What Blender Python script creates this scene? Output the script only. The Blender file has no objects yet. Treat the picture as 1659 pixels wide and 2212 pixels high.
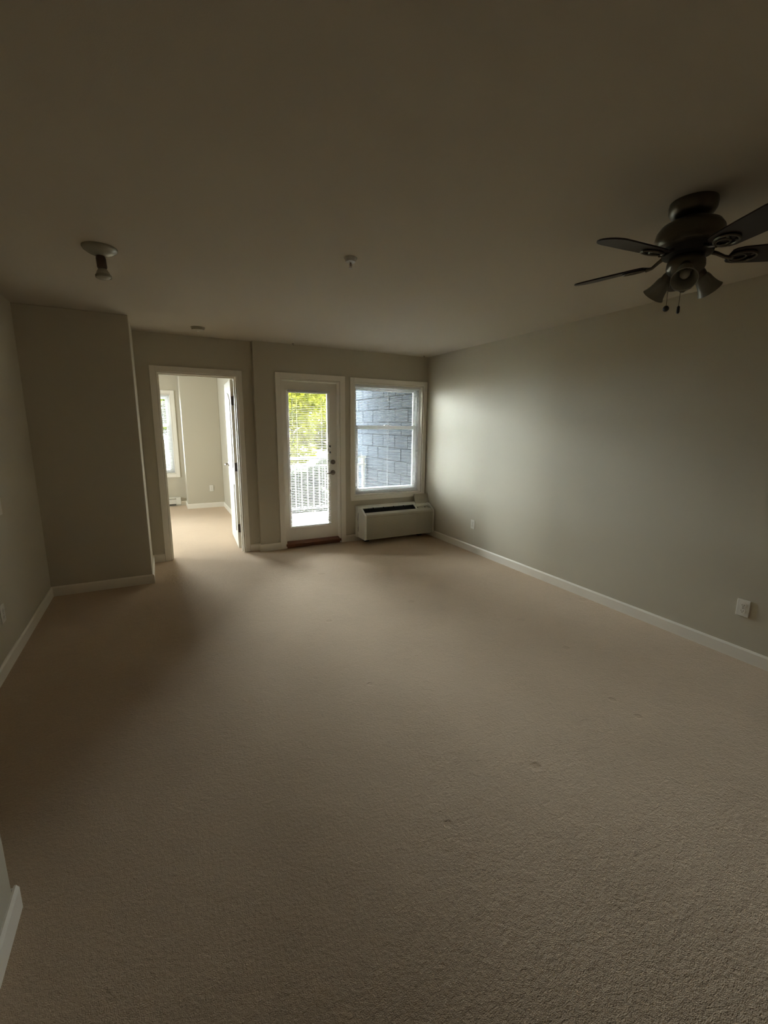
import bpy, math, random
import numpy as np
from mathutils import Vector, Matrix

random.seed(7)
rng = np.random.default_rng(7)
scene = bpy.context.scene
col = scene.collection
R = math.radians

# ------------------------------------------------------------------ camera
CAM_H = 1.5107
cd = bpy.data.cameras.new('camera')
cam = bpy.data.objects.new('camera', cd)
col.objects.link(cam)
cr = Vector((0.88873524, -0.45831226, 0.00997721))
cu = Vector((0.07916509, 0.17487742, 0.98140245))
cf = Vector((0.45153357, 0.8714171, -0.19170206))
M = Matrix((cr, cu, -cf)).transposed().to_4x4()
M.translation = Vector((0, 0, CAM_H))
cam.matrix_world = M
cd.sensor_fit = 'HORIZONTAL'
cd.sensor_width = 36.0
cd.lens = 942.0 / 1659.0 * 36.0
cd.clip_start = 0.02
scene.camera = cam

# ------------------------------------------------------------------ world, sun, exposure
w = bpy.data.worlds.new('sky')
scene.world = w
w.use_nodes = True
nt = w.node_tree
# a bright, evenly overcast sky
nt.nodes['Background'].inputs[0].default_value = (0.90, 0.96, 1.0, 1)
nt.nodes['Background'].inputs[1].default_value = 1.0
scene.view_settings.view_transform = 'Standard'
scene.view_settings.look = 'None'
scene.view_settings.gamma = 1.0
scene.view_settings.use_curve_mapping = False
scene.view_settings.exposure = 6.62

cy = scene.cycles
cy.max_bounces = 14
cy.diffuse_bounces = 8
cy.glossy_bounces = 4
cy.transmission_bounces = 8
cy.transparent_max_bounces = 32
cy.caustics_reflective = False
cy.caustics_refractive = False
cy.use_denoising = True
cy.sample_clamp_indirect = 10.0


def portal(name, x0, x1, z0, z1, y, side=None):
    """a light portal (emits nothing): tells the sampler where the opening is"""
    d = bpy.data.lights.new(name, 'AREA')
    d.shape = 'RECTANGLE'
    d.size = x1 - x0
    d.size_y = z1 - z0
    d.cycles.is_portal = True
    o = bpy.data.objects.new(name, d)
    col.objects.link(o)
    o.location = ((x0 + x1) / 2, y, (z0 + z1) / 2)
    o.rotation_euler = (R(-90), 0, 0)
    if side is not None:            # opening in a wall facing +x
        o.location = (side, (x0 + x1) / 2, (z0 + z1) / 2)
        o.rotation_euler = (R(-90), 0, R(90))


portal('portal_door', 1.34, 2.08, 0.0, 2.05, 5.42)
portal('portal_window', 2.27, 3.30, 0.60, 2.06, 5.42)
portal('portal_bedroom', -1.25, 0.29, 0.60, 2.06, 9.22)
portal('portal_bedroom_side', 7.00, 7.38, 0.61, 2.05, 0, side=-2.56)  # opening of the added bedroom side window


# ------------------------------------------------------------------ materials
def mat(name, color, rough=0.6, metal=0.0, spec=0.5, noise=None, bump=None, transl=0.0):
    """noise=(scale, amount): colour mottling; bump=(scale, strength, distance)"""
    m = bpy.data.materials.new(name)
    m.use_nodes = True
    t = m.node_tree
    b = t.nodes['Principled BSDF']
    b.inputs['Base Color'].default_value = (*color, 1)
    b.inputs['Roughness'].default_value = rough
    b.inputs['Metallic'].default_value = metal
    b.inputs['Specular IOR Level'].default_value = spec
    if noise or bump:
        tc = t.nodes.new('ShaderNodeTexCoord')
    if noise:
        n = t.nodes.new('ShaderNodeTexNoise')
        n.inputs['Scale'].default_value = noise[0]
        n.inputs['Detail'].default_value = 4
        t.links.new(tc.outputs['Object'], n.inputs['Vector'])
        mx = t.nodes.new('ShaderNodeMix')
        mx.data_type = 'RGBA'
        a = noise[1]
        mx.inputs[6].default_value = (*[c * (1 - a) for c in color], 1)
        mx.inputs[7].default_value = (*[min(1, c * (1 + a)) for c in color], 1)
        t.links.new(n.outputs['Fac'], mx.inputs[0])
        t.links.new(mx.outputs[2], b.inputs['Base Color'])
    if bump:
        n2 = t.nodes.new('ShaderNodeTexNoise')
        n2.inputs['Scale'].default_value = bump[0]
        n2.inputs['Detail'].default_value = 3
        t.links.new(tc.outputs['Object'], n2.inputs['Vector'])
        bp = t.nodes.new('ShaderNodeBump')
        bp.inputs['Strength'].default_value = bump[1]
        bp.inputs['Distance'].default_value = bump[2]
        t.links.new(n2.outputs['Fac'], bp.inputs['Height'])
        t.links.new(bp.outputs[0], b.inputs['Normal'])
    if transl > 0:
        out = t.nodes['Material Output']
        tr = t.nodes.new('ShaderNodeBsdfTranslucent')
        tr.inputs['Color'].default_value = (*color, 1)
        ms = t.nodes.new('ShaderNodeMixShader')
        ms.inputs[0].default_value = transl
        t.links.new(b.outputs[0], ms.inputs[1])
        t.links.new(tr.outputs[0], ms.inputs[2])
        t.links.new(ms.outputs[0], out.inputs['Surface'])
    return m


def glass_mat():
    m = bpy.data.materials.new('clear_glass')
    m.use_nodes = True
    t = m.node_tree
    t.nodes.remove(t.nodes['Principled BSDF'])
    out = t.nodes['Material Output']
    tr = t.nodes.new('ShaderNodeBsdfTransparent')
    tr.inputs['Color'].default_value = (0.95, 0.97, 0.96, 1)
    gl = t.nodes.new('ShaderNodeBsdfGlossy')
    gl.inputs['Roughness'].default_value = 0.02
    fr = t.nodes.new('ShaderNodeFresnel')
    fr.inputs['IOR'].default_value = 1.45
    mx = t.nodes.new('ShaderNodeMixShader')
    t.links.new(fr.outputs[0], mx.inputs[0])
    t.links.new(tr.outputs[0], mx.inputs[1])
    t.links.new(gl.outputs[0], mx.inputs[2])
    t.links.new(mx.outputs[0], out.inputs['Surface'])
    return m


def carpet_mat():
    m = bpy.data.materials.new('beige_carpet')
    m.use_nodes = True
    t = m.node_tree
    L = t.links.new
    b = t.nodes['Principled BSDF']
    b.inputs['Roughness'].default_value = 0.95
    b.inputs['Specular IOR Level'].default_value = 0.1
    b.inputs['Sheen Weight'].default_value = 1.0
    b.inputs['Sheen Tint'].default_value = (0.85, 0.67, 0.50, 1)
    b.inputs['Sheen Roughness'].default_value = 0.5
    tc = t.nodes.new('ShaderNodeTexCoord')

    def noise(scale, detail=3, dist=0.0):
        n = t.nodes.new('ShaderNodeTexNoise')
        n.inputs['Scale'].default_value = scale
        n.inputs['Detail'].default_value = detail
        n.inputs['Distortion'].default_value = dist
        L(tc.outputs['Object'], n.inputs['Vector'])
        return n.outputs['Fac']

    def math_(op, a, c):
        n = t.nodes.new('ShaderNodeMath')
        n.operation = op
        for i, v in enumerate((a, c)):
            if isinstance(v, (int, float)):
                n.inputs[i].default_value = v
            else:
                L(v, n.inputs[i])
        return n.outputs[0]
    fine, pile, tread, broad = noise(330, 2), noise(95, 3), noise(21, 3, 0.8), noise(2.2, 2)
    ramp = t.nodes.new('ShaderNodeValToRGB')
    ramp.color_ramp.elements[0].position = 0.30
    ramp.color_ramp.elements[0].color = (0.35, 0.262, 0.178, 1)
    ramp.color_ramp.elements[1].position = 0.70
    ramp.color_ramp.elements[1].color = (0.56, 0.435, 0.312, 1)
    mixf = math_('ADD', math_('MULTIPLY', fine, 0.45), math_('ADD', math_('MULTIPLY', pile, 0.3), math_('MULTIPLY', broad, 0.25)))
    L(mixf, ramp.inputs['Fac'])
    L(ramp.outputs[0], b.inputs['Base Color'])
    # worn spots: furniture dents left in the pile, colour darkened inside each
    dents = None
    for (px, py, rad) in ((1.42, 1.21, 0.030), (2.49, 2.39, 0.035), (2.44, 1.91, 0.035), (2.19, 1.38, 0.025), (2.18, 1.22, 0.025),
                          (0.89, 1.15, 0.022), (3.30, 2.46, 0.05), (1.42, 4.14, 0.05), (1.02, 2.13, 0.02), (1.89, 3.10, 0.04), (1.10, 3.05, 0.03)):
        vd = t.nodes.new('ShaderNodeVectorMath')
        vd.operation = 'DISTANCE'
        L(tc.outputs['Object'], vd.inputs[0])
        vd.inputs[1].default_value = (px, py, 0)
        mr = t.nodes.new('ShaderNodeMapRange')
        mr.interpolation_type = 'SMOOTHSTEP'
        L(vd.outputs['Value'], mr.inputs['Value'])
        mr.inputs['From Min'].default_value = rad * 0.45
        mr.inputs['From Max'].default_value = rad
        mr.inputs['To Min'].default_value = 1.0
        mr.inputs['To Max'].default_value = 0.0
        wob = math_('MULTIPLY', mr.outputs['Result'], tread)
        dents = wob if dents is None else math_('ADD', dents, wob)
    dk = t.nodes.new('ShaderNodeMix')
    dk.data_type = 'RGBA'
    dk.blend_type = 'MULTIPLY'
    L(math_('MULTIPLY', dents, 0.8), dk.inputs[0])
    L(ramp.outputs[0], dk.inputs[6])
    dk.inputs[7].default_value = (0.72, 0.66, 0.60, 1)
    L(dk.outputs[2], b.inputs['Base Color'])
    h = math_('ADD', math_('MULTIPLY', fine, 0.45),
              math_('ADD', math_('MULTIPLY', pile, 0.55), math_('MULTIPLY', tread, 0.60)))
    bp = t.nodes.new('ShaderNodeBump')
    bp.inputs['Strength'].default_value = 0.75
    bp.inputs['Distance'].default_value = 0.010
    h = math_('SUBTRACT', h, math_('MULTIPLY', dents, 0.9))
    L(h, bp.inputs['Height'])
    L(bp.outputs[0], b.inputs['Normal'])
    return m


PAINT = (0.545, 0.505, 0.408)
Mt = dict(
    wall=mat('wall_paint', PAINT, 0.55, spec=0.35, noise=(1.3, 0.02), bump=(220, 0.10, 0.002)),
    ceiling=mat('ceiling_paint', (0.55, 0.495, 0.405), 0.8, spec=0.2, noise=(1.0, 0.02), bump=(260, 0.15, 0.002)),
    carpet=carpet_mat(),
    trim=mat('trim_paint', (0.86, 0.82, 0.735), 0.4, noise=(3, 0.02)),
    vinyl=mat('white_vinyl', (0.80, 0.80, 0.79), 0.35, noise=(4, 0.01)),
    slat=mat('blind_slat_white', (0.74, 0.74, 0.73), 0.4, transl=0.12),
    glass=glass_mat(),
    brass=mat('aged_bronze', (0.16, 0.12, 0.09), 0.35, 0.8),
    nickel=mat('satin_nickel', (0.26, 0.22, 0.185), 0.34, 0.9, noise=(60, 0.08)),
    hinge=mat('dark_hinge', (0.12, 0.09, 0.075), 0.4, 0.6),
    oak=mat('oak_sill', (0.17, 0.065, 0.032), 0.45, noise=(14, 0.3)),
    ac=mat('air_unit_plastic', (0.43, 0.40, 0.315), 0.45, noise=(5, 0.03)),
    ac_white=mat('air_unit_shell', (0.72, 0.70, 0.62), 0.45, noise=(5, 0.03)),
    ac_dark=mat('air_unit_vent', (0.020, 0.021, 0.019), 0.6, spec=0.12, noise=(30, 0.2)),
    plate=mat('white_plate', (0.74, 0.72, 0.66), 0.35, noise=(8, 0.02)),
    dark=mat('dark_slot', (0.03, 0.028, 0.025), 0.6),
    fan_metal=mat('antique_pewter', (0.13, 0.115, 0.09), 0.33, 0.85, noise=(20, 0.15)),
    fan_black=mat('fan_black', (0.02, 0.018, 0.016), 0.5),
    blade=mat('walnut_blade', (0.016, 0.008, 0.006), 0.35, spec=0.3, noise=(9, 0.3)),
    shade=mat('frosted_shade', (0.34, 0.33, 0.28), 0.35, noise=(12, 0.25), transl=0.3),
    bulb=mat('frosted_bulb', (0.55, 0.53, 0.45), 0.3, transl=0.25),
    white_fix=mat('white_enamel', (0.66, 0.65, 0.60), 0.25),
    spot_dish=mat('spot_enamel', (0.36, 0.345, 0.275), 0.2),
    detector=mat('aged_detector_plastic', (0.42, 0.385, 0.30), 0.4),
    heater=mat('heater_enamel', (0.72, 0.70, 0.62), 0.4),
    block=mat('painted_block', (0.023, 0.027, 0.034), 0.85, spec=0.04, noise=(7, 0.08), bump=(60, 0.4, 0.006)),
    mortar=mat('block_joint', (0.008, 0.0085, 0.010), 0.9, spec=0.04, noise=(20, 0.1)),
    rail=mat('white_railing', (0.42, 0.42, 0.41), 0.5, spec=0.1, noise=(4, 0.02)),
    concrete=mat('balcony_concrete', (0.15, 0.15, 0.16), 0.85, spec=0.1, noise=(5, 0.06), bump=(40, 0.2, 0.004)),
    stucco=mat('outside_stucco', (0.55, 0.53, 0.48), 0.9, noise=(6, 0.05), bump=(50, 0.3, 0.005)),
    gravel=mat('dark_lawn', (0.026, 0.030, 0.018), 0.95, spec=0.04, noise=(9, 0.22), bump=(25, 0.6, 0.02)),  # dark green grass, one mottled base colour
    bark=mat('tree_bark', (0.10, 0.075, 0.05), 0.9, noise=(12, 0.3), bump=(30, 0.6, 0.02)),
    leaf_y=mat('yellow_green_leaf', (0.052, 0.052, 0.0016), 0.55, spec=0.04, noise=(1.1, 0.35), transl=0.5),
    leaf_g=mat('fresh_green_leaf', (0.030, 0.037, 0.004), 0.55, spec=0.04, noise=(1.1, 0.35), transl=0.5),
    leaf_p=mat('pale_green_leaf', (0.015, 0.018, 0.008), 0.6, spec=0.04, noise=(1.5, 0.3), transl=0.4),
)


# ------------------------------------------------------------------ mesh building
class MB:
    def __init__(self):
        self.v, self.f = [], []

    def box(self, x0, x1, y0, y1, z0, z1):
        i = len(self.v)
        self.v += [(x, y, z) for z in (z0, z1) for y in (y0, y1) for x in (x0, x1)]
        self.f += [(i, i + 2, i + 3, i + 1), (i + 4, i + 5, i + 7, i + 6), (i, i + 1, i + 5, i + 4),
                   (i + 1, i + 3, i + 7, i + 5), (i + 3, i + 2, i + 6, i + 7), (i + 2, i, i + 4, i + 6)]
        return self

    def prism(self, prof, axis, a, b):
        """closed 2D profile extruded along an axis: 'x' -> (y,z), 'y' -> (x,z), 'z' -> (x,y)"""
        i, n = len(self.v), len(prof)
        for t in (a, b):
            for p, q in prof:
                self.v.append((t, p, q) if axis == 'x' else (p, t, q) if axis == 'y' else (p, q, t))
        self.f += [tuple(range(i, i + n))[::-1], tuple(range(i + n, i + 2 * n))]
        self.f += [(i + k, i + (k + 1) % n, i + n + (k + 1) % n, i + n + k) for k in range(n)]
        return self

    def lathe(self, prof, org=(0, 0, 0), axis=(0, 0, 1), n=24, closed=False):
        """prof: (radius, height along axis)"""
        q = Vector((0, 0, 1)).rotation_difference(Vector(axis).normalized())
        o = Vector(org)
        i, m = len(self.v), len(prof)
        for r, h in prof:
            for k in range(n):
                a = 2 * math.pi * k / n
                self.v.append(tuple(o + q @ Vector((r * math.cos(a), r * math.sin(a), h))))
        for j in range(m - 1 + (1 if closed else 0)):
            for k in range(n):
                a, b = i + j * n, i + ((j + 1) % m) * n
                self.f.append((a + k, a + (k + 1) % n, b + (k + 1) % n, b + k))
        if not closed:
            self.f.append(tuple(i + k for k in range(n))[::-1])
            self.f.append(tuple(i + (m - 1) * n + k for k in range(n)))
        return self

    def tube(self, path, r, n=8):
        pts = [Vector(p) for p in path]
        rs = r if isinstance(r, (list, tuple)) else [r] * len(pts)
        i = len(self.v)
        up = Vector((0, 0, 1))
        for k, p in enumerate(pts):
            d = (pts[min(k + 1, len(pts) - 1)] - pts[max(k - 1, 0)]).normalized()
            s = d.cross(up)
            if s.length < 1e-3:
                s = d.cross(Vector((1, 0, 0)))
            s.normalize()
            t = s.cross(d)
            for j in range(n):
                a = 2 * math.pi * j / n
                self.v.append(tuple(p + (s * math.cos(a) + t * math.sin(a)) * rs[k]))
        for k in range(len(pts) - 1):
            for j in range(n):
                a, b = i + k * n, i + (k + 1) * n
                self.f.append((a + j, a + (j + 1) % n, b + (j + 1) % n, b + j))
        self.f.append(tuple(i + j for j in range(n))[::-1])
        self.f.append(tuple(i + (len(pts) - 1) * n + j for j in range(n)))
        return self

    def xf(self, fn):
        self.v = [tuple(fn(Vector(p))) for p in self.v]
        return self

    def build(self, name, m, parent=None, bevel=0.0, smooth=False, seg=2):
        me = bpy.data.meshes.new(name)
        off = wloc(parent) if parent else Vector((0, 0, 0))
        me.from_pydata([tuple(Vector(p) - off) for p in self.v], [], self.f)
        me.materials.append(Mt[m])
        me.validate()
        import bmesh
        bm = bmesh.new()
        bm.from_mesh(me)
        bmesh.ops.recalc_face_normals(bm, faces=bm.faces)
        bm.to_mesh(me)
        bm.free()
        o = bpy.data.objects.new(name, me)
        col.objects.link(o)
        if parent:
            o.parent = parent
        if smooth:
            me.polygons.foreach_set('use_smooth', [True] * len(me.polygons))
            me.set_sharp_from_angle(angle=R(38))
        if bevel:
            b = o.modifiers.new('bevel', 'BEVEL')
            b.width, b.segments, b.limit_method, b.angle_limit = bevel, seg, 'ANGLE', R(40)
        return o


def wloc(o):
    v = Vector((0, 0, 0))
    while o:
        v += o.location
        o = o.parent
    return v


def tag(o, label=None, cat=None, group=None, kind=None):
    if label:
        o['label'] = label
    if cat:
        o['category'] = cat
    if group:
        o['group'] = group
    if kind:
        o['kind'] = kind
    return o


def thing(name, label, cat, loc, group=None, kind=None):
    o = bpy.data.objects.new(name, None)
    o.empty_display_size = 0.1
    col.objects.link(o)
    o.location = loc
    return tag(o, label, cat, group, kind)


def struct(name, mb, m, label=None, **k):
    o = mb.build(name, m, **k)
    o['kind'] = 'structure'
    if label:
        o['label'] = label
    return o


def B(*a):
    return MB().box(*a)


# ------------------------------------------------------------------ room shell
H = 2.44
XR, YB, YD = 3.372, 5.245, 5.313           # right wall, balcony wall, bedroom-door wall
XL, YK, XK = -0.931, 4.605, -0.132         # left wall, alcove face, alcove corner
XB = 1.04                                  # where the balcony wall steps forward
YF = -4.2                                  # wall behind the camera
BX0, BX1, BY1, BY2, BXP = -2.4, 1.06, 8.613, 9.045, 0.431   # bedroom

fl = MB().box(-2.6, XR + 0.1, YF - 0.1, YB + 0.12, -0.12, 0)
fl.box(-2.6, BX1 + 0.07, YB + 0.12, BY2 + 0.1, -0.12, 0)
struct('floor', fl, 'carpet', 'beige cut-pile carpet covering the whole floor, dented and trodden')
ce = MB().box(-2.6, XR + 0.1, YF - 0.1, YB + 0.155, H, H + 0.15)
ce.box(-2.6, BX1 + 0.14, YB + 0.155, BY2 + 0.16, H, H + 0.15)
struct('ceiling', ce, 'ceiling', 'flat off-white painted ceiling')
struct('wall_right', B(XR, XR + 0.12, YF, YB + 0.155, 0, H), 'wall', 'long beige wall on the right side')

# balcony wall with a door and a window opening
DX0, DX1, DZ = 1.344, 2.078, 2.052
WX0, WX1, WZ0, WZ1 = 2.275, 3.300, 0.606, 2.055
y0, y1 = YB, YB + 0.155
wb = MB()
wb.box(XB, DX0, y0, y1, 0, H)
wb.box(DX0, DX1, y0, y1, DZ, H)
wb.box(DX1, WX0, y0, y1, 0, H)
wb.box(WX0, WX1, y0, y1, 0, WZ0)
wb.box(WX0, WX1, y0, y1, WZ1, H)
wb.box(WX1, XR, y0, y1, 0, H)
struct('wall_back', wb, 'wall', 'beige wall with the glazed door and the window')

# bedroom-door wall
PX0, PX1, PZ = 0.053, 0.857, 2.053
y0, y1 = YD, YD + 0.117
wp = MB()
wp.box(-2.4, PX0, y0, y1, 0, H)
wp.box(PX0, PX1, y0, y1, PZ, H)
wp.box(PX1, XB + 0.16, y0, y1, 0, H)
struct('wall_partition', wp, 'wall', 'beige wall around the open bedroom doorway')
struct('wall_alcove', B(XL - 0.12, XK, YK, YD, 0, H), 'wall', 'boxed-out beige wall left of the bedroom doorway', bevel=0.008)
struct('wall_left', B(XL - 0.12, XL, 1.40, YK, 0, H), 'wall', 'beige wall along the left side')
struct('wall_near', B(XL - 0.12, -0.507, YF, 1.505, 0, H), 'wall', 'end of the wall at the lower left edge', bevel=0.012)
struct('wall_front', B(XL - 0.12, XR + 0.12, YF - 0.12, YF, 0, H), 'oak', 'unseen wall behind the viewpoint, coloured dark to limit bounced light')  # dark wood tone chosen to hold down light bouncing back into the room

# bedroom shell
struct('wall_bedroom_right', B(BX1, BX1 + 0.14, YD + 0.117, BY2 + 0.155, 0, H), 'wall', 'bedroom wall behind the open door leaf')
struct('wall_bedroom_bump', B(BXP, BX1, BY1, BY2 + 0.155, 0, H), 'wall', 'bedroom wall stepped forward, with an outlet', bevel=0.006)
VX0, VX1, VZ0, VZ1 = -1.25, 0.285, 0.611, 2.05
y0, y1 = BY2, BY2 + 0.155
wv = MB()
wv.box(BX0, VX0, y0, y1, 0, H)
wv.box(VX0, VX1, y0, y1, 0, VZ0)
wv.box(VX0, VX1, y0, y1, VZ1, H)
wv.box(VX1, BXP, y0, y1, 0, H)
struct('wall_bedroom_window', wv, 'wall', 'bedroom wall around the far window')
UY0, UY1 = 7.00, 7.38                       # side window added out of view to brighten the bedroom
wl = MB()
wl.box(BX0 - 0.14, BX0, YD, UY0, 0, H).box(BX0 - 0.14, BX0, UY1, BY2 + 0.155, 0, H)
wl.box(BX0 - 0.14, BX0, UY0, UY1, 0, VZ0).box(BX0 - 0.14, BX0, UY0, UY1, VZ1, H)
struct('wall_bedroom_left', wl, 'wall', 'left bedroom wall with an added side window')

# ------------------------------------------------------------------ baseboards
BBH, BBT = 0.088, 0.013


def bb_prof(s):
    return [(0, 0), (s * BBT, 0), (s * BBT, BBH - 0.012), (s * BBT * 0.45, BBH), (0, BBH)]


def baseboard(name, label, runs):
    """runs: (axis, wall coordinate, side, from, to)"""
    mb = MB()
    for ax, c, s, a, b in runs:
        mb.prism([(c + p, z) for p, z in bb_prof(s)], ax, a, b)
    return struct(name, mb, 'trim', label)


baseboard('baseboard_right', 'white baseboard along the right wall', [('y', XR, -1, YF, YB)])
baseboard('baseboard_back', 'white baseboard beside the glazed door',
          [('x', YB, -1, XB, 1.277), ('x', YB, -1, 2.145, XR - 0.014), ('x', YD, -1, 0.922, XB - BBT), ('y', XB, -1, YB - BBT, YD)])
baseboard('baseboard_alcove', 'white baseboard around the boxed-out wall',
          [('x', YK, -1, XL, XK), ('y', XK, 1, YK - BBT, YD), ('x', YD, -1, XK + BBT, -0.012)])
baseboard('baseboard_left', 'white baseboard along the left wall', [('y', XL, 1, 1.505 + BBT, YK - BBT)])
baseboard('baseboard_near', 'white baseboard on the near wall end at the lower left',
          [('y', -0.507, 1, YF, 1.505 + BBT), ('x', 1.505, 1, XL, -0.507)])
baseboard('baseboard_bedroom', 'white baseboard around the bedroom',
          [('x', BY1, -1, BXP, BX1 - BBT), ('y', BXP, -1, BY1 - BBT, BY2), ('x', BY2, -1, 0.335, BXP - BBT), ('y', BX1, -1, YD + 0.12, BY1)])


# ------------------------------------------------------------------ casings
def casing(name, label, x0, x1, z0, z1, w, y, t=0.018, sill=False, jamb=None, jt=0.018):
    """flat picture-frame casing round an opening whose edges are x0..x1, z0..z1; jamb = depth of the lining behind"""
    root = thing(name, label, None, ((x0 + x1) / 2, y, z0), kind='structure')
    yf = y - t
    r = 0.004
    MB().prism([(x0 - w, yf), (x0 - r, yf), (x0 - r, y), (x0 - w, y)], 'z', z0 - (w if sill else 0), z1 + w).build('side_casing', 'trim', root, bevel=0.004)
    MB().prism([(x1 + r, yf), (x1 + w, yf), (x1 + w, y), (x1 + r, y)], 'z', z0 - (w if sill else 0), z1 + w).build('side_casing', 'trim', root, bevel=0.004)
    B(x0 - r, x1 + r, yf, y, z1 + r, z1 + w).build('head_casing', 'trim', root, bevel=0.004)
    if sill:
        B(x0 - r, x1 + r, yf, y, z0 - w, z0 - r).build('bottom_casing', 'trim', root, bevel=0.004)
    if jamb:
        j = MB()
        j.box(x0, x0 + jt, y - 0.004, y + jamb, z0, z1)
        j.box(x1 - jt, x1, y - 0.004, y + jamb, z0, z1)
        j.box(x0 + jt, x1 - jt, y - 0.004, y + jamb, z1 - jt, z1)
        if sill:
            j.box(x0 + jt, x1 - jt, y - 0.004, y + jamb, z0, z0 + jt)
        j.build('jamb', 'trim', root)
    return root


casing('trim_1', 'white casing round the open bedroom doorway', PX0, PX1, 0, PZ, 0.062, YD, jamb=0.121, jt=0.012)
# the stop strip of the bedroom doorway and the casing on its bedroom side
tr1 = bpy.data.objects['trim_1']
st = MB().box(PX0 + 0.012, PX0 + 0.024, YD + 0.04, YD + 0.075, 0, PZ - 0.012).box(PX1 - 0.024, PX1 - 0.012, YD + 0.04, YD + 0.075, 0, PZ - 0.012)
st.box(PX0 + 0.024, PX1 - 0.024, YD + 0.04, YD + 0.075, PZ - 0.024, PZ - 0.012)
st.build('door_stop', 'trim', tr1)
ic = MB().box(PX0 - 0.062, PX0 - 0.004, YD + 0.117, YD + 0.133, 0, PZ + 0.062).box(PX1 + 0.004, PX1 + 0.062, YD + 0.117, YD + 0.133, 0, PZ + 0.062)
ic.box(PX0 - 0.004, PX1 + 0.004, YD + 0.117, YD + 0.133, PZ + 0.004, PZ + 0.062)
ic.build('inner_casing', 'trim', tr1)
casing('trim_2', 'white casing round the glazed balcony door', DX0, DX1, 0, DZ, 0.068, YB, jamb=0.15, jt=0.014)
casing('trim_3', 'white picture-frame casing round the window above the air conditioner', WX0, WX1, WZ0, WZ1, 0.060, YB, sill=True, jamb=0.15, jt=0.012)
casing('trim_4', 'white casing round the far bedroom window', VX0, VX1, VZ0, VZ1, 0.070, BY2, sill=True, jamb=0.15, jt=0.012)

# ------------------------------------------------------------------ bedroom door leaf, open past square
hx, hy, ha = 0.842, YD + 0.128, R(93.0)     # hinge pin; leaf direction measured from -x swung into the bedroom
d1 = thing('door_1', 'white two-panel bedroom door swung open against the bedroom wall', None, (hx, hy, 0), kind='structure')
dv = Vector((-math.cos(ha), math.sin(ha), 0))          # along the leaf
nv = Vector((-dv.y, dv.x, 0))                          # towards the room side (left face)
org = Vector((hx, hy, 0)) + dv * 0.012 + nv * 0.0


def leaf(p):            # local (u along leaf, t towards left face, z)
    return org + dv * p.x + nv * p.y + Vector((0, 0, p.z))


LW, LT, LZ0, LZ1 = 0.79, 0.035, 0.018, 2.032
MB().box(0, LW, 0, LT, LZ0, LZ1).xf(leaf).build('door_slab', 'trim', d1, bevel=0.003)


def door_panel(z0, z1, arch):
    """recessed groove ring and raised field, both on the left face"""
    u0, u1 = 0.12, LW - 0.12
    n = 10
    out = [(u0, z0), (u1, z0)]
    for k in range(n + 1):
        u = u1 + (u0 - u1) * k / n
        out.append((u, z1 + (arch * math.sin(math.pi * k / n) if arch else 0)))
    c = (sum(p[0] for p in out) / len(out), sum(p[1] for p in out) / len(out))
    mb = MB()
    rings = []
    for sc, t in ((1.0, LT + 0.0005), (1.0, LT + 0.009), (0.95, LT + 0.004), (0.90, LT + 0.0015)):
        i = len(mb.v)
        sx = 1 - (1 - sc) * 1.4
        sz = 1 - (1 - sc) * 0.55
        mb.v += [(c[0] + (u - c[0]) * sx, t, c[1] + (z - c[1]) * sz) for u, z in out]
        rings.append(i)
    m = len(out)
    for a, b in zip(rings, rings[1:]):
        mb.f += [(a + k, a + (k + 1) % m, b + (k + 1) % m, b + k) for k in range(m)]
    mb.f.append(tuple(rings[-1] + k for k in range(m)))
    return mb.xf(leaf).build('door_panel', 'trim', d1)


door_panel(0.22, 0.80, 0)
door_panel(1.00, 1.80, 0.10)
for z in (0.27, 1.02, 1.79):
    hg = MB()
    hg.lathe([(0.0075, -0.05), (0.0075, 0.05)], (hx - 0.004, hy - 0.004, z), n=12)
    hg.lathe([(0.009, 0.046), (0.006, 0.056)], (hx - 0.004, hy - 0.004, z), n=12)
    hg.box(hx - 0.030, hx - 0.004, hy + 0.006, hy + 0.011, z - 0.05, z + 0.05)
    hg.box(hx - 0.006, hx + 0.006, hy - 0.045, hy - 0.004, z - 0.05, z + 0.05)
    hg.build('hinge', 'hinge', d1, smooth=True)
kn = MB()
for s in (1, -1):
    t0 = LT if s > 0 else 0.0
    kn.lathe([(0.031, 0), (0.031, 0.006), (0.020, 0.010), (0.011, 0.012), (0.011, 0.045)], (LW - 0.065, t0, 1.0), (0, s, 0), n=20)
    kn.tube([(LW - 0.065, t0 + s * 0.045, 1.0), (LW - 0.10, t0 + s * 0.050, 1.0), (LW - 0.17, t0 + s * 0.048, 0.998)], [0.010, 0.009, 0.007])
kn.xf(leaf).build('door_handle', 'nickel', d1, smooth=True)
B(0, 0, 0, 0, 0, 0)

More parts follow.
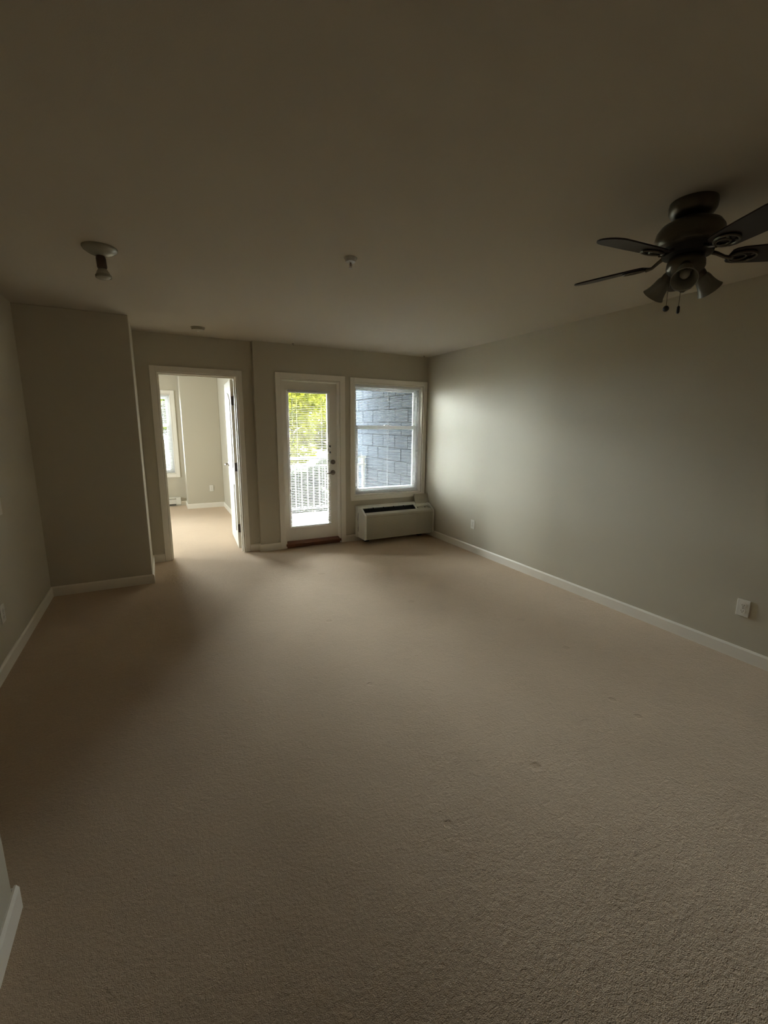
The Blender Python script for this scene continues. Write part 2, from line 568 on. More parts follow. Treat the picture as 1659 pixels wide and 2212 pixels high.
# ------------------------------------------------------------------ balcony door
d2 = thing('door_2', 'white balcony door with full-height glass, deadbolt and lever', None, ((DX0 + DX1) / 2, YB + 0.07, 0), kind='structure')
SX0, SX1, SY0, SY1, SZ0, SZ1 = DX0 + 0.017, DX1 - 0.017, YB + 0.062, YB + 0.106, 0.075, DZ - 0.018
GX0, GX1, GZ0, GZ1 = 1.440, 1.936, 0.265, 1.905
sl = MB()
sl.box(SX0, GX0, SY0, SY1, SZ0, SZ1)
sl.box(GX1, SX1, SY0, SY1, SZ0, SZ1)
sl.box(GX0, GX1, SY0, SY1, SZ0, GZ0)
sl.box(GX0, GX1, SY0, SY1, GZ1, SZ1)
sl.build('door_slab', 'trim', d2)
lf = MB()
fw = 0.028
for (a, b, c, d) in ((GX0 - fw, GX0 + 0.006, GZ0 - fw, GZ1 + fw), (GX1 - 0.006, GX1 + fw, GZ0 - fw, GZ1 + fw),
                     (GX0 + 0.006, GX1 - 0.006, GZ0 - fw, GZ0 + 0.006), (GX0 + 0.006, GX1 - 0.006, GZ1 - 0.006, GZ1 + fw)):
    lf.box(a, b, SY0 - 0.012, SY0, c, d)
lf.build('lite_frame', 'trim', d2, bevel=0.005)
B(GX0, GX1, SY0 + 0.018, SY0 + 0.024, GZ0, GZ1).build('glass_pane', 'glass', d2)
MB().lathe([(0.030, 0), (0.030, 0.012), (0.022, 0.020), (0.012, 0.022)], (2.000, SY0, 1.06), (0, -1, 0), n=24).build('deadbolt', 'nickel', d2, smooth=True)
lv = MB().lathe([(0.032, 0), (0.032, 0.008), (0.022, 0.014), (0.012, 0.018), (0.012, 0.050)], (1.998, SY0, 0.925), (0, -1, 0), n=24)
lv.tube([(1.998, SY0 - 0.050, 0.925), (1.965, SY0 - 0.055, 0.924), (1.90, SY0 - 0.052, 0.918)], [0.011, 0.009, 0.007])
lv.build('lever_handle', 'nickel', d2, smooth=True)
MB().prism([(YB - 0.022, 0.028), (YB - 0.022, 0.052), (YB + 0.05, 0.072), (YB + 0.155, 0.072), (YB + 0.155, 0.0), (YB + 0.0, 0.0), (YB, 0.028)], 'x', DX0 + 0.002, DX1 - 0.002).build('threshold', 'oak', d2)
tag(bpy.data.objects['threshold'], 'reddish brown wooden threshold')


# ------------------------------------------------------------------ windows
def window(name, label, x0, x1, z0, z1, ywall, zr):
    """single-hung vinyl window; zr = height of the meeting rail's middle"""
    root = thing(name, label, None, ((x0 + x1) / 2, ywall + 0.1, z0), kind='structure')
    a0, a1, b0, b1 = x0 + 0.012, x1 - 0.012, z0 + 0.012, z1 - 0.012
    ya, yb_ = ywall + 0.085, ywall + 0.150
    f = MB()
    t = 0.032
    f.box(a0, a0 + t, ya, yb_, b0, b1).box(a1 - t, a1, ya, yb_, b0, b1)
    f.box(a0 + t, a1 - t, ya, yb_, b0, b0 + t).box(a0 + t, a1 - t, ya, yb_, b1 - t, b1)
    f.build('window_frame', 'vinyl', root, bevel=0.003)

    def sash(nm, zz0, zz1, yy0, yy1, s):
        m = MB()
        m.box(a0 + t, a0 + t + s, yy0, yy1, zz0, zz1).box(a1 - t - s, a1 - t, yy0, yy1, zz0, zz1)
        m.box(a0 + t + s, a1 - t - s, yy0, yy1, zz0, zz0 + s).box(a0 + t + s, a1 - t - s, yy0, yy1, zz1 - s, zz1)
        so = m.build(nm, 'vinyl', root, bevel=0.003)
        g = B(a0 + t + s - 0.004, a1 - t - s + 0.004, (yy0 + yy1) / 2 - 0.003, (yy0 + yy1) / 2 + 0.003, zz0 + s - 0.004, zz1 - s + 0.004)
        g.build('glass_pane', 'glass', so)
        return so
    lo = sash('lower_sash', b0 + t, zr + 0.026, ya + 0.006, ya + 0.030, 0.046)
    sash('upper_sash', zr - 0.026, b1 - t, ya + 0.034, ya + 0.058, 0.036)
    xm = (a0 + a1) / 2
    B(xm - 0.03, xm + 0.03, ya - 0.004, ya + 0.022, zr + 0.026, zr + 0.036).build('sash_lock', 'vinyl', lo, bevel=0.003)
    return root


window('window_1', 'white single-hung window above the air conditioner', WX0, WX1, WZ0, WZ1, YB, 1.500)
window('window_2', 'white single-hung window at the far end of the bedroom', VX0, VX1, VZ0, VZ1, BY2, 1.49)


w3 = thing('window_added', 'white side window, unseen, added to brighten the bedroom', None, (BX0 - 0.07, (UY0 + UY1) / 2, VZ0), kind='structure')  # invented opening that lets extra daylight into the bedroom
f3 = MB()
for ya, yb_, za, zb_ in ((UY0, UY0 + 0.04, VZ0, VZ1), (UY1 - 0.04, UY1, VZ0, VZ1), (7.175, 7.195, VZ0 + 0.04, VZ1 - 0.04), (UY0 + 0.04, UY1 - 0.04, VZ0, VZ0 + 0.04), (UY0 + 0.04, UY1 - 0.04, VZ1 - 0.04, VZ1)):
    f3.box(BX0 - 0.11, BX0 - 0.05, ya, yb_, za, zb_)
f3.build('window_frame', 'vinyl', w3)
B(BX0 - 0.083, BX0 - 0.077, UY0 + 0.03, UY1 - 0.03, VZ0 + 0.03, VZ1 - 0.03).build('glass_pane', 'glass', w3)


# ------------------------------------------------------------------ mini blinds
def blind(label, x0, x1, z0, z1, y, tilt, wand_x, pitch=0.0208, head=0.026, clips=None):
    root = thing('window_blind', label, 'blind', ((x0 + x1) / 2, y, z0))
    hd = MB()
    hd.prism([(y - 0.013, z1 - head), (y - 0.013, z1), (y + 0.013, z1), (y + 0.013, z1 - head)], 'x', x0, x1)
    hd.build('headrail', 'slat', root, bevel=0.002)
    MB().prism([(y - 0.012, z0 + 0.004), (y - 0.010, z0), (y + 0.010, z0), (y + 0.012, z0 + 0.004), (y + 0.010, z0 + 0.011), (y - 0.010, z0 + 0.011)],
               'x', x0 + 0.004, x1 - 0.004).build('bottom_rail', 'slat', root)
    zs = np.arange(z0 + 0.011 + pitch * 0.7, z1 - head - 0.004, pitch)
    me = None
    hw, th, cr_ = 0.0125, 0.0003, 0.0014
    for z in zs:
        if me is None:
            pr = []
            k = 6
            for s in (1, -1):
                for j in range(k + 1):
                    u = (-1 + 2 * j / k) * s
                    pr.append((u * hw, cr_ * (1 - u * u) + s * -th))
            c, s_ = math.cos(tilt), math.sin(tilt)
            # inner (room side, -y) edge lower for positive tilt
            pr = [(y + p * c - q * s_, z + p * s_ + q * c) for p, q in pr]
            o = MB().prism(pr, 'x', x0 + 0.005, x1 - 0.005).build('slat', 'slat', root, smooth=True)
            me, zf, first = o.data, z, o
        else:
            o = first.copy()
            o.location = (0, 0, z - zf)
            col.objects.link(o)
            o.parent = root
            o.name = 'slat'
    n = 3 if x1 - x0 > 0.7 else 2
    for k in range(n):
        xx = x0 + 0.11 + (x1 - x0 - 0.22) * k / (n - 1)
        cdm = MB()
        for yy in (y - 0.0135, y + 0.0135):
            cdm.box(xx - 0.0009, xx + 0.0009, yy - 0.0005, yy + 0.0005, z0 + 0.006, z1 - head)
        cdm.build('ladder_cord', 'slat', root)
    MB().tube([(wand_x, y - 0.020, z1 - head), (wand_x, y - 0.022, z1 - head - 0.03), (wand_x + 0.004, y - 0.022, z1 - 0.62)], [0.002, 0.0035, 0.0035], n=6).build('tilt_wand', 'vinyl', root)
    if clips:
        for (cx, cz) in clips:
            B(cx - 0.005, cx + 0.005, y - 0.018, SY0 - 0.0005, cz - 0.012, cz + 0.012).build('hold_down_clip', 'dark', root, bevel=0.002)
    return root


blind('white mini blind lowered over the glass of the balcony door', GX0 - 0.018, GX1 + 0.020, GZ0 - 0.004, GZ1 + 0.030, SY0 - 0.034, R(3), GX0 + 0.03,
      clips=[(GX1 + 0.016, 1.262), (GX1 + 0.016, 1.185)])
blind('white mini blind lowered in the window above the air conditioner', WX0 + 0.016, WX1 - 0.018, WZ0 + 0.020, WZ1 - 0.013, YB + 0.048, R(-2.5), WX1 - 0.05)
blind('white mini blind lowered in the far bedroom window', VX0 + 0.016, VX1 - 0.018, VZ0 + 0.020, VZ1 - 0.013, BY2 + 0.048, R(4), VX1 - 0.06)

# ------------------------------------------------------------------ wall air conditioner under the window
AX0, AX1 = 2.285, 3.352
ac = thing('air_conditioner', 'beige through-wall air conditioner under the window with its control lid open', 'air conditioner', ((AX0 + AX1) / 2, YB - 0.15, 0.06))
yf = 4.945
ZB = 0.072
back = [(YB, 0.058), (YB, 0.474), (YB - 0.085, 0.472), (YB - 0.085, 0.058)]
MB().prism(back, 'x', AX0, AX1 + 0.005).build('wall_sleeve', 'ac_white', ac, bevel=0.006)
# side cheeks with the rounded top front
arc = [(YB - 0.086, ZB - 0.006), (YB - 0.086, 0.470), (5.115, 0.470), (5.080, 0.466), (5.050, 0.455), (5.020, 0.438), (4.995, 0.420), (4.970, 0.408), (yf + 0.003, 0.392), (yf - 0.002, 0.370), (yf - 0.002, ZB + 0.006), (yf + 0.014, ZB - 0.006)]
for xa, xb in ((AX0 + 0.004, AX0 + 0.030), (AX1 - 0.030, AX1 - 0.004)):
    MB().prism(arc, 'x', xa, xb).build('side_cheek', 'ac_white', ac, bevel=0.004)
# the shell between the cheeks
shell = [(YB - 0.086, ZB), (YB - 0.086, 0.469), (5.085, 0.464), (5.085, 0.405), (4.985, 0.385), (yf + 0.004, 0.385), (yf + 0.004, ZB)]
MB().prism(shell, 'x', AX0 + 0.030, AX1 - 0.030).build('shell', 'ac_white', ac)
# top deck strip behind the vent and lip in front of it
VXa, VXb = AX0 + 0.034, 3.080
lip = [(4.998, 0.405), (4.992, 0.421), (4.975, 0.411), (4.951, 0.396), (yf - 0.001, 0.372), (yf + 0.006, 0.360), (4.985, 0.386)]
MB().prism(lip, 'x', AX0 + 0.030, AX1 - 0.030).build('front_lip', 'ac', ac, bevel=0.002)
# vent: dark bed with curved fins
bed = [(5.084, 0.452), (5.084, 0.405), (4.999, 0.388), (4.999, 0.408), (5.025, 0.430), (5.055, 0.445)]
vt = MB().prism(bed, 'x', VXa, VXb).build('air_vent', 'ac_dark', ac)
fin = [(5.084, 0.463), (5.055, 0.4535), (5.024, 0.4385), (4.999, 0.419), (4.999, 0.409), (5.025, 0.431), (5.055, 0.446), (5.084, 0.453)]
fn = MB()
for k in range(40):
    xx = VXa + 0.006 + (VXb - VXa - 0.014) * k / 39
    fn.prism(fin, 'x', xx, xx + 0.0025)
tag(fn.build('vent_fin', 'ac_dark', vt), kind='stuff')
for t in (0.2, 0.4, 0.6, 0.8):
    xx = VXa + (VXb - VXa) * t
    MB().prism([(p, q + 0.0015) for p, q in fin], 'x', xx - 0.004, xx + 0.004).build('vent_divider', 'ac_dark', vt)
# rim between vent and control bay
MB().prism([(5.115, 0.470), (5.080, 0.467), (5.050, 0.456), (5.020, 0.439), (4.992, 0.421), (4.992, 0.400), (5.115, 0.400)], 'x', 3.080, 3.104).build('vent_rim', 'ac_white', ac, bevel=0.003)
# control bay with buttons and the raised lid
cbx0, cbx1 = 3.106, AX1 - 0.032
bay = MB().prism([(5.084, 0.432), (4.999, 0.403), (4.985, 0.386), (5.084, 0.405)], 'x', cbx0, cbx1).build('control_panel', 'ac', ac)
for k, (bx, by) in enumerate(((0.03, 0.6), (0.07, 0.6), (0.11, 0.6), (0.15, 0.6), (0.05, 0.3), (0.11, 0.3), (0.16, 0.3))):
    yy = 4.999 + 0.085 * by
    zz = 0.403 + 0.029 * by
    B(cbx0 + bx - 0.010, cbx0 + bx + 0.010, yy - 0.006, yy + 0.006, zz - 0.002, zz + 0.004).build('button', 'ac_dark' if k in (0, 3) else 'ac', bay)
lid = MB().prism([(5.100, 0.450), (5.108, 0.450), (5.150, 0.520), (5.163, 0.592), (5.155, 0.594), (5.141, 0.523)], 'x', 3.140, AX1 + 0.012)
lid.build('control_lid', 'ac', ac, bevel=0.002)
# front panel with fine horizontal ribs
fp = B(AX0 + 0.030, AX1 - 0.030, yf, yf + 0.006, ZB, 0.366).build('front_panel', 'ac', ac)
rb = MB()
for k in range(30):
    z = ZB + 0.018 + k * 0.0108
    if z < 0.350:
        rb.prism([(yf - 0.003, z + 0.002), (yf - 0.003, z + 0.0045), (yf + 0.001, z + 0.0065), (yf + 0.001, z)], 'x', AX0 + 0.034, 3.060)
tag(rb.build('grille_rib', 'ac', fp), kind='stuff')
# power cord hanging at the left side, and feet
MB().tube([(AX0 + 0.006, YB - 0.082, 0.40), (AX0 - 0.001, YB - 0.088, 0.30), (AX0 + 0.000, YB - 0.094, 0.20), (AX0 + 0.006, YB - 0.080, 0.13)], 0.003, n=6).build('cord', 'dark', ac)
for xa in (AX0 + 0.12, AX1 - 0.12):
    B(xa - 0.03, xa + 0.03, YB - 0.12, YB - 0.04, 0.0, 0.060).build('foot', 'ac_dark', ac)


# ------------------------------------------------------------------ outlets and switch
def plate(name, label, cat, org, u, n, kind='outlet', w=0.070, h=0.115, t=0.006):
    """u = horizontal direction along the wall, n = outward normal"""
    root = thing(name, label, cat, org)
    u, n, o = Vector(u), Vector(n), Vector(org)

    def tf(p):
        return o + u * p.x + n * p.y + Vector((0, 0, p.z))
    MB().box(-w / 2, w / 2, 0, t, -h / 2, h / 2).xf(tf).build('cover_plate', 'plate', root, bevel=0.003)
    if kind == 'outlet':
        for s in (1, -1):
            oc = [(0.0165 * math.cos(a), s * 0.0195 + max(-0.0125, min(0.0125, 0.0165 * math.sin(a)))) for a in [2 * math.pi * k / 20 for k in range(20)]]
            rc = MB().prism(oc, 'y', t - 0.001, t + 0.003).xf(tf).build('receptacle', 'plate', root)
            sl_ = MB()
            for dx, hh in ((-0.0065, 0.008), (0.0065, 0.0065)):
                sl_.box(dx - 0.0012, dx + 0.0012, t + 0.0025, t + 0.0034, s * 0.0195 - 0.001 - hh / 2 + 0.003, s * 0.0195 + 0.002 + hh / 2)
            sl_.lathe([(0.0024, 0), (0.0024, 0.0009)], (0, t + 0.0025, s * 0.0195 - 0.0075), (0, 1, 0), n=10)
            sl_.xf(tf).build('slot', 'dark', rc)
        MB().lathe([(0.003, 0), (0.003, 0.001)], (0, t - 0.0002, 0), (0, 1, 0), n=10).xf(tf).build('screw', 'nickel', root)
    else:
        MB().box(-0.017, 0.017, t, t + 0.003, -0.034, 0.034).xf(tf).build('rocker', 'plate', root, bevel=0.002)
    return root


plate('outlet', 'white duplex outlet low on the right wall, nearer the air conditioner', 'outlet', (XR, 4.135, 0.349), (0, 1, 0), (-1, 0, 0))
plate('outlet', 'white duplex outlet at the right edge, low on the right wall', 'outlet', (XR, 1.315, 0.357), (0, 1, 0), (-1, 0, 0), t=0.009, w=0.074)
plate('outlet', 'small white outlet on the far bedroom wall', 'outlet', (0.847, BY1, 0.362), (1, 0, 0), (0, -1, 0))
plate('outlet', 'white outlet cut by the left edge, low on the left wall', 'outlet', (XL, 3.325, 0.352), (0, 1, 0), (1, 0, 0))
plate('light_switch', 'white switch plate cut by the left edge, on the left wall', 'switch', (XL, 3.575, 0.985), (0, 1, 0), (1, 0, 0), 'switch')

# ------------------------------------------------------------------ baseboard heater in the bedroom
hx0, hx1 = -1.15, 0.332
bh = thing('baseboard_heater', 'white electric baseboard heater under the bedroom window', 'heater', ((hx0 + hx1) / 2, BY2 - 0.03, 0.017))
yb0 = BY2 - 0.001
MB().prism([(yb0, 0.030), (yb0, 0.168), (yb0 - 0.050, 0.168), (yb0 - 0.062, 0.158), (yb0 - 0.062, 0.148), (yb0 - 0.030, 0.148), (yb0 - 0.030, 0.130), (yb0 - 0.062, 0.130), (yb0 - 0.062, 0.048), (yb0 - 0.040, 0.030)], 'x', hx0, hx1 - 0.085).build('heater_body', 'heater', bh)
B(hx1 - 0.085, hx1, yb0 - 0.063, yb0, 0.030, 0.168).build('end_box', 'heater', bh, bevel=0.004)
B(hx0 + 0.02, hx1 - 0.088, yb0 - 0.029, yb0 - 0.020, 0.128, 0.150).build('outlet_slot', 'dark', bh)
B(hx0 + 0.02, hx1 - 0.088, yb0 - 0.050, yb0 - 0.030, 0.018, 0.034).build('intake_slot', 'dark', bh)
B(hx0, hx1, yb0 - 0.020, yb0, 0.0, 0.032).build('mounting_foot', 'heater', bh)

# ------------------------------------------------------------------ ceiling fan with light kit
FX, FY = 2.063, 1.213
fan = thing('ceiling_fan', 'dark five-blade ceiling fan with pewter motor and three-lamp light kit', 'ceiling fan', (FX, FY, H))
F = (FX, FY, 0)
MB().lathe([(0.086, 2.44), (0.088, 2.425), (0.086, 2.405), (0.078, 2.392), (0.066, 2.384), (0.050, 2.380)], F, n=40).build('canopy', 'fan_metal', fan, smooth=True)
MB().lathe([(0.046, 2.383), (0.046, 2.366), (0.052, 2.362)], F, n=32).build('neck', 'fan_black', fan, smooth=True)
MB().lathe([(0.050, 2.366), (0.085, 2.362), (0.108, 2.350), (0.122, 2.330), (0.127, 2.305), (0.127, 2.285), (0.120, 2.270), (0.100, 2.262)], F, n=48).build('motor_housing', 'fan_metal', fan, smooth=True)
MB().lathe([(0.100, 2.2625), (0.096, 2.250), (0.092, 2.236), (0.060, 2.232)], F, n=40).build('flywheel', 'fan_black', fan, smooth=True)
MB().lathe([(0.055, 2.2335), (0.064, 2.226), (0.070, 2.210), (0.072, 2.190), (0.068, 2.178), (0.058, 2.168), (0.050, 2.160), (0.048, 2.140), (0.044, 2.118), (0.030, 2.104), (0.014, 2.098), (0.006, 2.090)], F, n=40).build('switch_housing', 'fan_metal', fan, smooth=True)
BR, BZ = 0.468, 2.225
pitch = R(12)
for k in range(5):
    th = R(102.8 + 72 * k)
    ur = Vector((math.cos(th), math.sin(th), 0))
    ut = Vector((math.sin(th), -math.cos(th), 0))       # clockwise edge, the higher one

    def bl(p, ur=ur, ut=ut):      # local: x radial, y along the clockwise edge, z up (pitched)
        c, s = math.cos(pitch), math.sin(pitch)
        return Vector((FX, FY, BZ)) + ur * p.x + ut * (p.y * c - p.z * s) + Vector((0, 0, p.y * s + p.z * c))
    outl = [(0.155, -0.036), (0.165, -0.048), (0.19, -0.056), (0.30, -0.062), (0.42, -0.065)]
    tip = [(0.42 + 0.065 * math.sin(a), -0.065 * math.cos(a)) for a in [math.pi * j / 12 for j in range(1, 12)]]
    full = outl + [(0.42 + (x - 0.42) * BR / 0.485, y) for x, y in tip] + [(x, -y) for x, y in outl[::-1]]
    b = MB().prism(full, 'z', -0.003, 0.003).xf(bl).build('blade', 'blade', fan, bevel=0.0015)
    iron = MB()
    # arm from the flywheel, dropping to the blade
    iron.tube([(0.085, 0, 0.022), (0.110, 0.004, 0.010), (0.135, 0.006, -0.006), (0.160, 0.0, -0.010)], [0.009, 0.008, 0.007, 0.008], n=8)
    # open oval medallion with an inner crescent
    for (cx, rx, ry, rr) in ((0.205, 0.048, 0.034, 0.0052), (0.190, 0.026, 0.020, 0.004)):
        ring = [(cx + rx * math.cos(a), ry * math.sin(a), -0.0075) for a in [2 * math.pi * j / 24 for j in range(25)]]
        iron.tube(ring, rr, n=6)
    for sx, sy in ((0.232, 0.018), (0.232, -0.018), (0.168, 0.0)):
        iron.lathe([(0.006, -0.012), (0.006, -0.003)], (sx, sy, 0), n=8)
    iron.xf(bl).build('blade_bracket', 'fan_metal', b, smooth=True)
for k in range(3):
    th = R((211, 342, 86)[k])
    ur = Vector((math.cos(th), math.sin(th), 0))
    ax = (ur * 0.70 + Vector((0, 0, -0.72))).normalized()
    p0 = Vector((FX, FY, 2.186)) + ur * 0.034
    p1 = p0 + ur * 0.028 + Vector((0, 0, -0.004))
    arm = MB().tube([p0, p0 + ur * 0.018 + Vector((0, 0, 0.004)), p1 + ax * 0.012], [0.012, 0.012, 0.014], n=10)
    ao = arm.build('lamp_arm', 'fan_metal', fan, smooth=True)
    MB().lathe([(0.010, -0.004), (0.020, 0.0), (0.024, 0.012), (0.024, 0.038), (0.021, 0.042)], p1, ax, n=24).build('lamp_socket', 'fan_metal', ao, smooth=True)
    sh = MB()
    outp = [(0.025, 0.028), (0.028, 0.033), (0.031, 0.044), (0.033, 0.060), (0.037, 0.077), (0.043, 0.094), (0.049, 0.104)]
    inn = [(r - 0.003, h) for r, h in outp[::-1]]
    sh.lathe(outp + inn, p1, ax, n=32, closed=True)
    sh.build('lamp_shade', 'shade', ao, smooth=True)
    MB().lathe([(0.010, 0.036), (0.012, 0.046), (0.017, 0.058), (0.018, 0.070), (0.013, 0.081), (0.004, 0.086)], p1, ax, n=16).build('bulb', 'bulb', ao, smooth=True)
for (dx, dy, zb_, r, h, s) in ((-0.068, 0.020, 2.022, 0.012, 0.012, 'ball'), (-0.006, 0.004, 2.020, 0.006, 0.018, 'rod')):
    px, py = FX + dx, FY + dy
    ch = MB()
    zt = 2.185 if s == 'ball' else 2.100
    ch.tube([(px, py, zt), (px, py, zb_ + h)], 0.0012, n=6)
    co = ch.build('pull_chain', 'fan_metal', fan)
    if s == 'ball':
        MB().lathe([(0.002, 0.012), (0.007, 0.010), (0.011, 0.004), (0.012, 0), (0.011, -0.005), (0.007, -0.010), (0.002, -0.012)], (px, py, zb_), n=16).build('chain_knob', 'fan_black', co, smooth=True)
    else:
        MB().lathe([(0.002, 0.018), (0.006, 0.013), (0.0065, -0.008), (0.004, -0.014)], (px, py, zb_), n=14).build('chain_knob', 'fan_black', co, smooth=True)

# ------------------------------------------------------------------ ceiling fixtures
tx, ty = -0.188, 2.990
sp = thing('ceiling_spotlight', 'small ceiling spotlight with a round dish base on the left of the ceiling', 'spotlight', (tx, ty, H))
MB().lathe([(0.084, 2.44), (0.084, 2.434), (0.078, 2.424), (0.058, 2.411), (0.036, 2.402), (0.018, 2.398)], (tx, ty, 0), n=40).build('dish_base', 'spot_dish', sp, smooth=True)
sax = Vector((0.05, -0.04, -1)).normalized()
so = Vector((tx, ty, 2.404))
MB().lathe([(0.012, 0), (0.020, 0.004), (0.024, 0.018), (0.024, 0.062), (0.020, 0.070)], so, sax, n=24).build('lamp_socket', 'hinge', sp, smooth=True)
MB().lathe([(0.014, 0.066), (0.022, 0.074), (0.031, 0.088), (0.036, 0.104), (0.036, 0.110), (0.030, 0.116), (0.010, 0.119)], so, sax, n=28).build('reflector_bulb', 'bulb', sp, smooth=True)
MB().lathe([(0.0365, 0.101), (0.039, 0.103), (0.039, 0.113), (0.0365, 0.115)], so, sax, n=28, closed=True).build('retaining_ring', 'spot_dish', sp, smooth=True)

qx, qy = 1.052, 2.470
sk = thing('fire_sprinkler', 'white pendent fire sprinkler in the middle of the ceiling', 'sprinkler', (qx, qy, H))
MB().lathe([(0.036, 2.44), (0.036, 2.437), (0.030, 2.428), (0.027, 2.418), (0.014, 2.417)], (qx, qy, 0), n=32).build('escutcheon', 'white_fix', sk, smooth=True)
fr = MB()
for a in (0.6, 0.6 + math.pi):
    c, s = math.cos(a), math.sin(a)
    fr.tube([(qx + 0.009 * c, qy + 0.009 * s, 2.418), (qx + 0.013 * c, qy + 0.013 * s, 2.405), (qx + 0.004 * c, qy + 0.004 * s, 2.388)], 0.003, n=6)
fr.lathe([(0.006, 2.394), (0.006, 2.384)], (qx, qy, 0), n=12)
fr.build('sprinkler_frame', 'white_fix', sk, smooth=True)
MB().lathe([(0.0025, 2.416), (0.0025, 2.393)], (qx, qy, 0), n=10).build('glass_bulb', 'hinge', sk)
df = MB().lathe([(0.013, 2.386), (0.013, 2.3845), (0.006, 2.383)], (qx, qy, 0), n=24)
df.build('deflector', 'white_fix', sk)

mx_, my_ = 0.447, 4.83
sm = thing('smoke_detector', 'round white smoke detector on the ceiling above the bedroom doorway', 'smoke detector', (mx_, my_, H))
MB().lathe([(0.066, 2.44), (0.066, 2.432), (0.062, 2.430)], (mx_, my_, 0), n=36).build('mounting_plate', 'detector', sm, smooth=True)
MB().lathe([(0.060, 2.431), (0.060, 2.426), (0.056, 2.414), (0.042, 2.407), (0.018, 2.405)], (mx_, my_, 0), n=36).build('detector_cover', 'detector', sm, smooth=True)
MB().lathe([(0.012, 2.406), (0.012, 2.4035), (0.008, 2.403)], (mx_, my_, 0), n=16).build('test_button', 'plate', sm)

for (cx, cy_, lab) in ((1.487, 5.19, 'tiny dark ceiling hook above the balcony door'), (3.255, 5.17, 'tiny dark ceiling hook in the corner above the window')):
    hk = thing('ceiling_hook', lab, 'hook', (cx, cy_, H))
    MB().lathe([(0.010, 2.44), (0.010, 2.437), (0.004, 2.435)], (cx, cy_, 0), n=14).build('hook_plate', 'hinge', hk)
    MB().tube([(cx, cy_, 2.437), (cx, cy_, 2.428), (cx + 0.008, cy_, 2.421), (cx + 0.012, cy_, 2.428)], 0.002, n=6).build('hook_wire', 'hinge', hk)

# ------------------------------------------------------------------ balcony
struct('floor_balcony', B(BX1 + 0.14, XR + 0.30, YB + 0.155, 7.42, -0.20, -0.02), 'concrete', 'pale concrete balcony floor')
struct('ceiling_balcony', B(BX1 + 0.14, XR + 0.30, YB + 0.155, 7.42, 2.50, 2.72), 'stucco', 'underside of the balcony above')
PWX = 3.41
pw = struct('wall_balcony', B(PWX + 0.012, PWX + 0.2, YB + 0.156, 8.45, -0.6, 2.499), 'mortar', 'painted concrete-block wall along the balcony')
bl_me = {}


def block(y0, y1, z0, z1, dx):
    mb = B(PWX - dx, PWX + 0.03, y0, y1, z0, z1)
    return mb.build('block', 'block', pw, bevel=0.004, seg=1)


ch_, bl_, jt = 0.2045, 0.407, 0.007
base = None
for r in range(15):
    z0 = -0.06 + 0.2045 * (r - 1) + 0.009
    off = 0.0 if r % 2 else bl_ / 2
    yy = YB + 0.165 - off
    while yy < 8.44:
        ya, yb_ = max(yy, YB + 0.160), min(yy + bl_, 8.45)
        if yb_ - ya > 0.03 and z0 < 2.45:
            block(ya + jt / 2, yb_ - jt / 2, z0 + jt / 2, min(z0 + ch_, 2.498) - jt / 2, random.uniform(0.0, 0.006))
        yy += bl_
RY = 7.33
rl = thing('balcony_railing', 'white metal balcony railing with upright pickets beyond the glazed door', 'railing', (2.3, RY, -0.02))
B(BX1 + 0.14, PWX - 0.007, RY - 0.025, RY + 0.025, 0.945, 0.985).build('top_rail', 'rail', rl, bevel=0.004)
B(BX1 + 0.14, PWX - 0.007, RY - 0.018, RY + 0.018, 0.815, 0.845).build('upper_rail', 'rail', rl)
B(BX1 + 0.14, PWX - 0.007, RY - 0.018, RY + 0.018, 0.075, 0.105).build('lower_rail', 'rail', rl)
for xx in (1.24, 3.36):
    B(xx - 0.02, xx + 0.02, RY - 0.02, RY + 0.02, -0.02, 0.945).build('post', 'rail', rl)
pk = None
for i in range(19):
    xx = 1.33 + i * 0.107
    if pk is None:
        pk = B(xx - 0.008, xx + 0.008, RY - 0.008, RY + 0.008, 0.105, 0.815).build('picket', 'rail', rl)
        px0 = xx
    else:
        o = pk.copy()
        o.location = (xx - px0, 0, 0)
        col.objects.link(o)
        o.parent = rl
        o.name = 'picket'

# ------------------------------------------------------------------ garden beyond
struct('ground', B(-30, 40, 9.25, 60, -0.9, -0.55), 'gravel', 'lawn beyond the balcony')
struct('ground_strip', B(BX1 + 0.2, 40, 7.42, 9.25, -0.9, -0.55), 'gravel', 'lawn at the foot of the balcony')


def foliage(name, m, clumps, n, size, parent):
    """thousands of small leaf quads scattered over a set of ellipsoid clumps"""
    cs = np.array(clumps, float)      # x y z rx ry rz
    wts = cs[:, 3] * cs[:, 4] * cs[:, 5]
    idx = rng.choice(len(cs), n, p=wts / wts.sum())
    d = rng.normal(size=(n, 3))
    d /= np.linalg.norm(d, axis=1)[:, None]
    rad = rng.uniform(0.35, 1.0, n) ** 0.5
    c = cs[idx, :3] + d * cs[idx, 3:] * rad[:, None]
    a = rng.normal(size=(n, 3))
    a /= np.linalg.norm(a, axis=1)[:, None]
    b = np.cross(a, rng.normal(size=(n, 3)))
    b /= np.linalg.norm(b, axis=1)[:, None]
    s = size * rng.uniform(0.6, 1.3, n)[:, None]
    q = np.stack([c - a * s, c + b * s * 0.45, c + a * s, c - b * s * 0.45], 1).reshape(-1, 3)
    q -= np.array(wloc(parent))
    me = bpy.data.meshes.new(name)
    me.from_pydata(q.tolist(), [], np.arange(n * 4).reshape(-1, 4).tolist())
    me.materials.append(Mt[m])
    o = bpy.data.objects.new(name, me)
    col.objects.link(o)
    o.parent = parent
    o['kind'] = 'stuff'
    return o


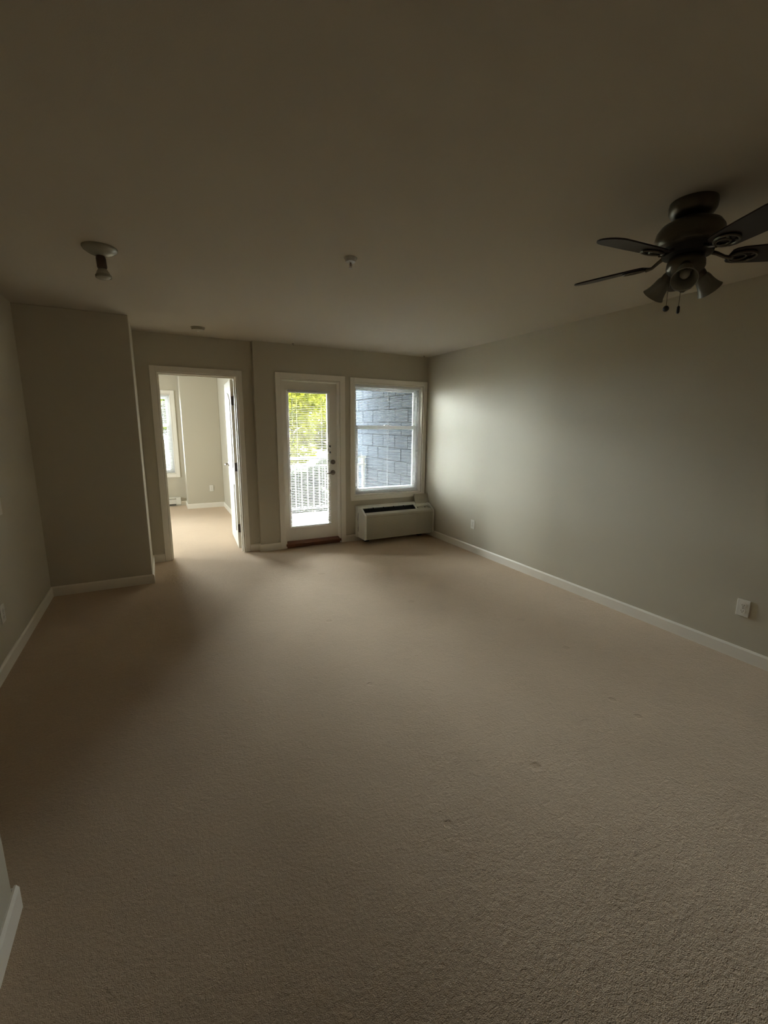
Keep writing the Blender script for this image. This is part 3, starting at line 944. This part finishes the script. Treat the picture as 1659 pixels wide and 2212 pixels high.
def tree(name, label, cat, x, y, h, rad, m, n, size, z0=-0.55, trunk=0.12, low=0.25):
    root = thing(name, label, cat, (x, y, z0))
    tk = MB()
    tk.tube([(x, y, z0), (x + 0.05, y, z0 + h * 0.3), (x - 0.06, y + 0.05, z0 + h * 0.6), (x, y, z0 + h * 0.9)], [trunk, trunk * 0.8, trunk * 0.5, trunk * 0.15], n=8)
    for k in range(6):
        a = k * 2.4
        zb_ = z0 + h * (low + 0.09 * k)
        tk.tube([(x, y, zb_), (x + rad * 0.4 * math.cos(a), y + rad * 0.4 * math.sin(a), zb_ + h * 0.10), (x + rad * 0.75 * math.cos(a), y + rad * 0.75 * math.sin(a), zb_ + h * 0.13)], [trunk * 0.4, trunk * 0.25, trunk * 0.08], n=6)
    tk.build('trunk', 'bark', root, smooth=True)
    cl = []
    for k in range(14):
        a, t = random.uniform(0, 6.28), random.random()
        rr = rad * (0.65 if t < 0.8 else 0.35) * random.uniform(0.3, 1)
        s = rad * random.uniform(0.35, 0.55)
        cl.append((x + rr * math.cos(a), y + rr * math.sin(a), z0 + h * (low + (0.95 - low) * t), s, s, s * 0.75))
    foliage('foliage', m, cl, n, size, root)
    return root


tree('leafy_tree', 'yellow-green tree seen through the left of the balcony door glass', 'tree', 5.6, 20.5, 4.5, 2.0, 'leaf_y', 9000, 0.13, low=0.14)
tree('leafy_tree', 'yellow-green tree seen through the right of the balcony door glass', 'tree', 8.9, 24.6, 4.7, 2.1, 'leaf_y', 9000, 0.13, low=0.14)
tree('leafy_tree', 'darker green tree standing behind the two yellow-green ones', 'tree', 8.6, 31.0, 5.0, 2.6, 'leaf_g', 9000, 0.15, low=0.10)
tree('leafy_tree', 'green tree in view through the far bedroom window', 'tree', 0.7, 20.0, 4.4, 1.9, 'leaf_g', 8000, 0.12, low=0.16)
tree('leafy_tree', 'green tree between the bedroom and balcony views', 'tree', 3.1, 27.5, 4.8, 2.2, 'leaf_g', 8000, 0.14, low=0.12)
for i, (x, y, hh, lab) in enumerate(((2.35, 8.75, 1.15, 'leafy bush behind the balcony railing, left one of two'), (3.02, 9.35, 1.25, 'leafy bush behind the balcony railing, right one of two'),
                                     (3.95, 10.6, 1.5, 'leafy bush farther off, between the railing bushes and the block wall end'), (0.45, 11.3, 1.4, 'leafy bush below the bedroom window'))):
    r_ = thing('garden_bush', lab, 'bush', (x, y, -0.55))
    MB().tube([(x, y, -0.6), (x + 0.03, y, -0.3), (x, y, hh * 0.5 - 0.55)], [0.05, 0.03, 0.01], n=6).build('stem', 'bark', r_)
    foliage('foliage', 'leaf_p', [(x + 0.22 * math.cos(k * 1.26), y + 0.15 * math.sin(k * 1.26), -0.55 + hh * (0.3 + 0.12 * k), 0.26, 0.24, 0.26) for k in range(5)], 2600, 0.055, r_)
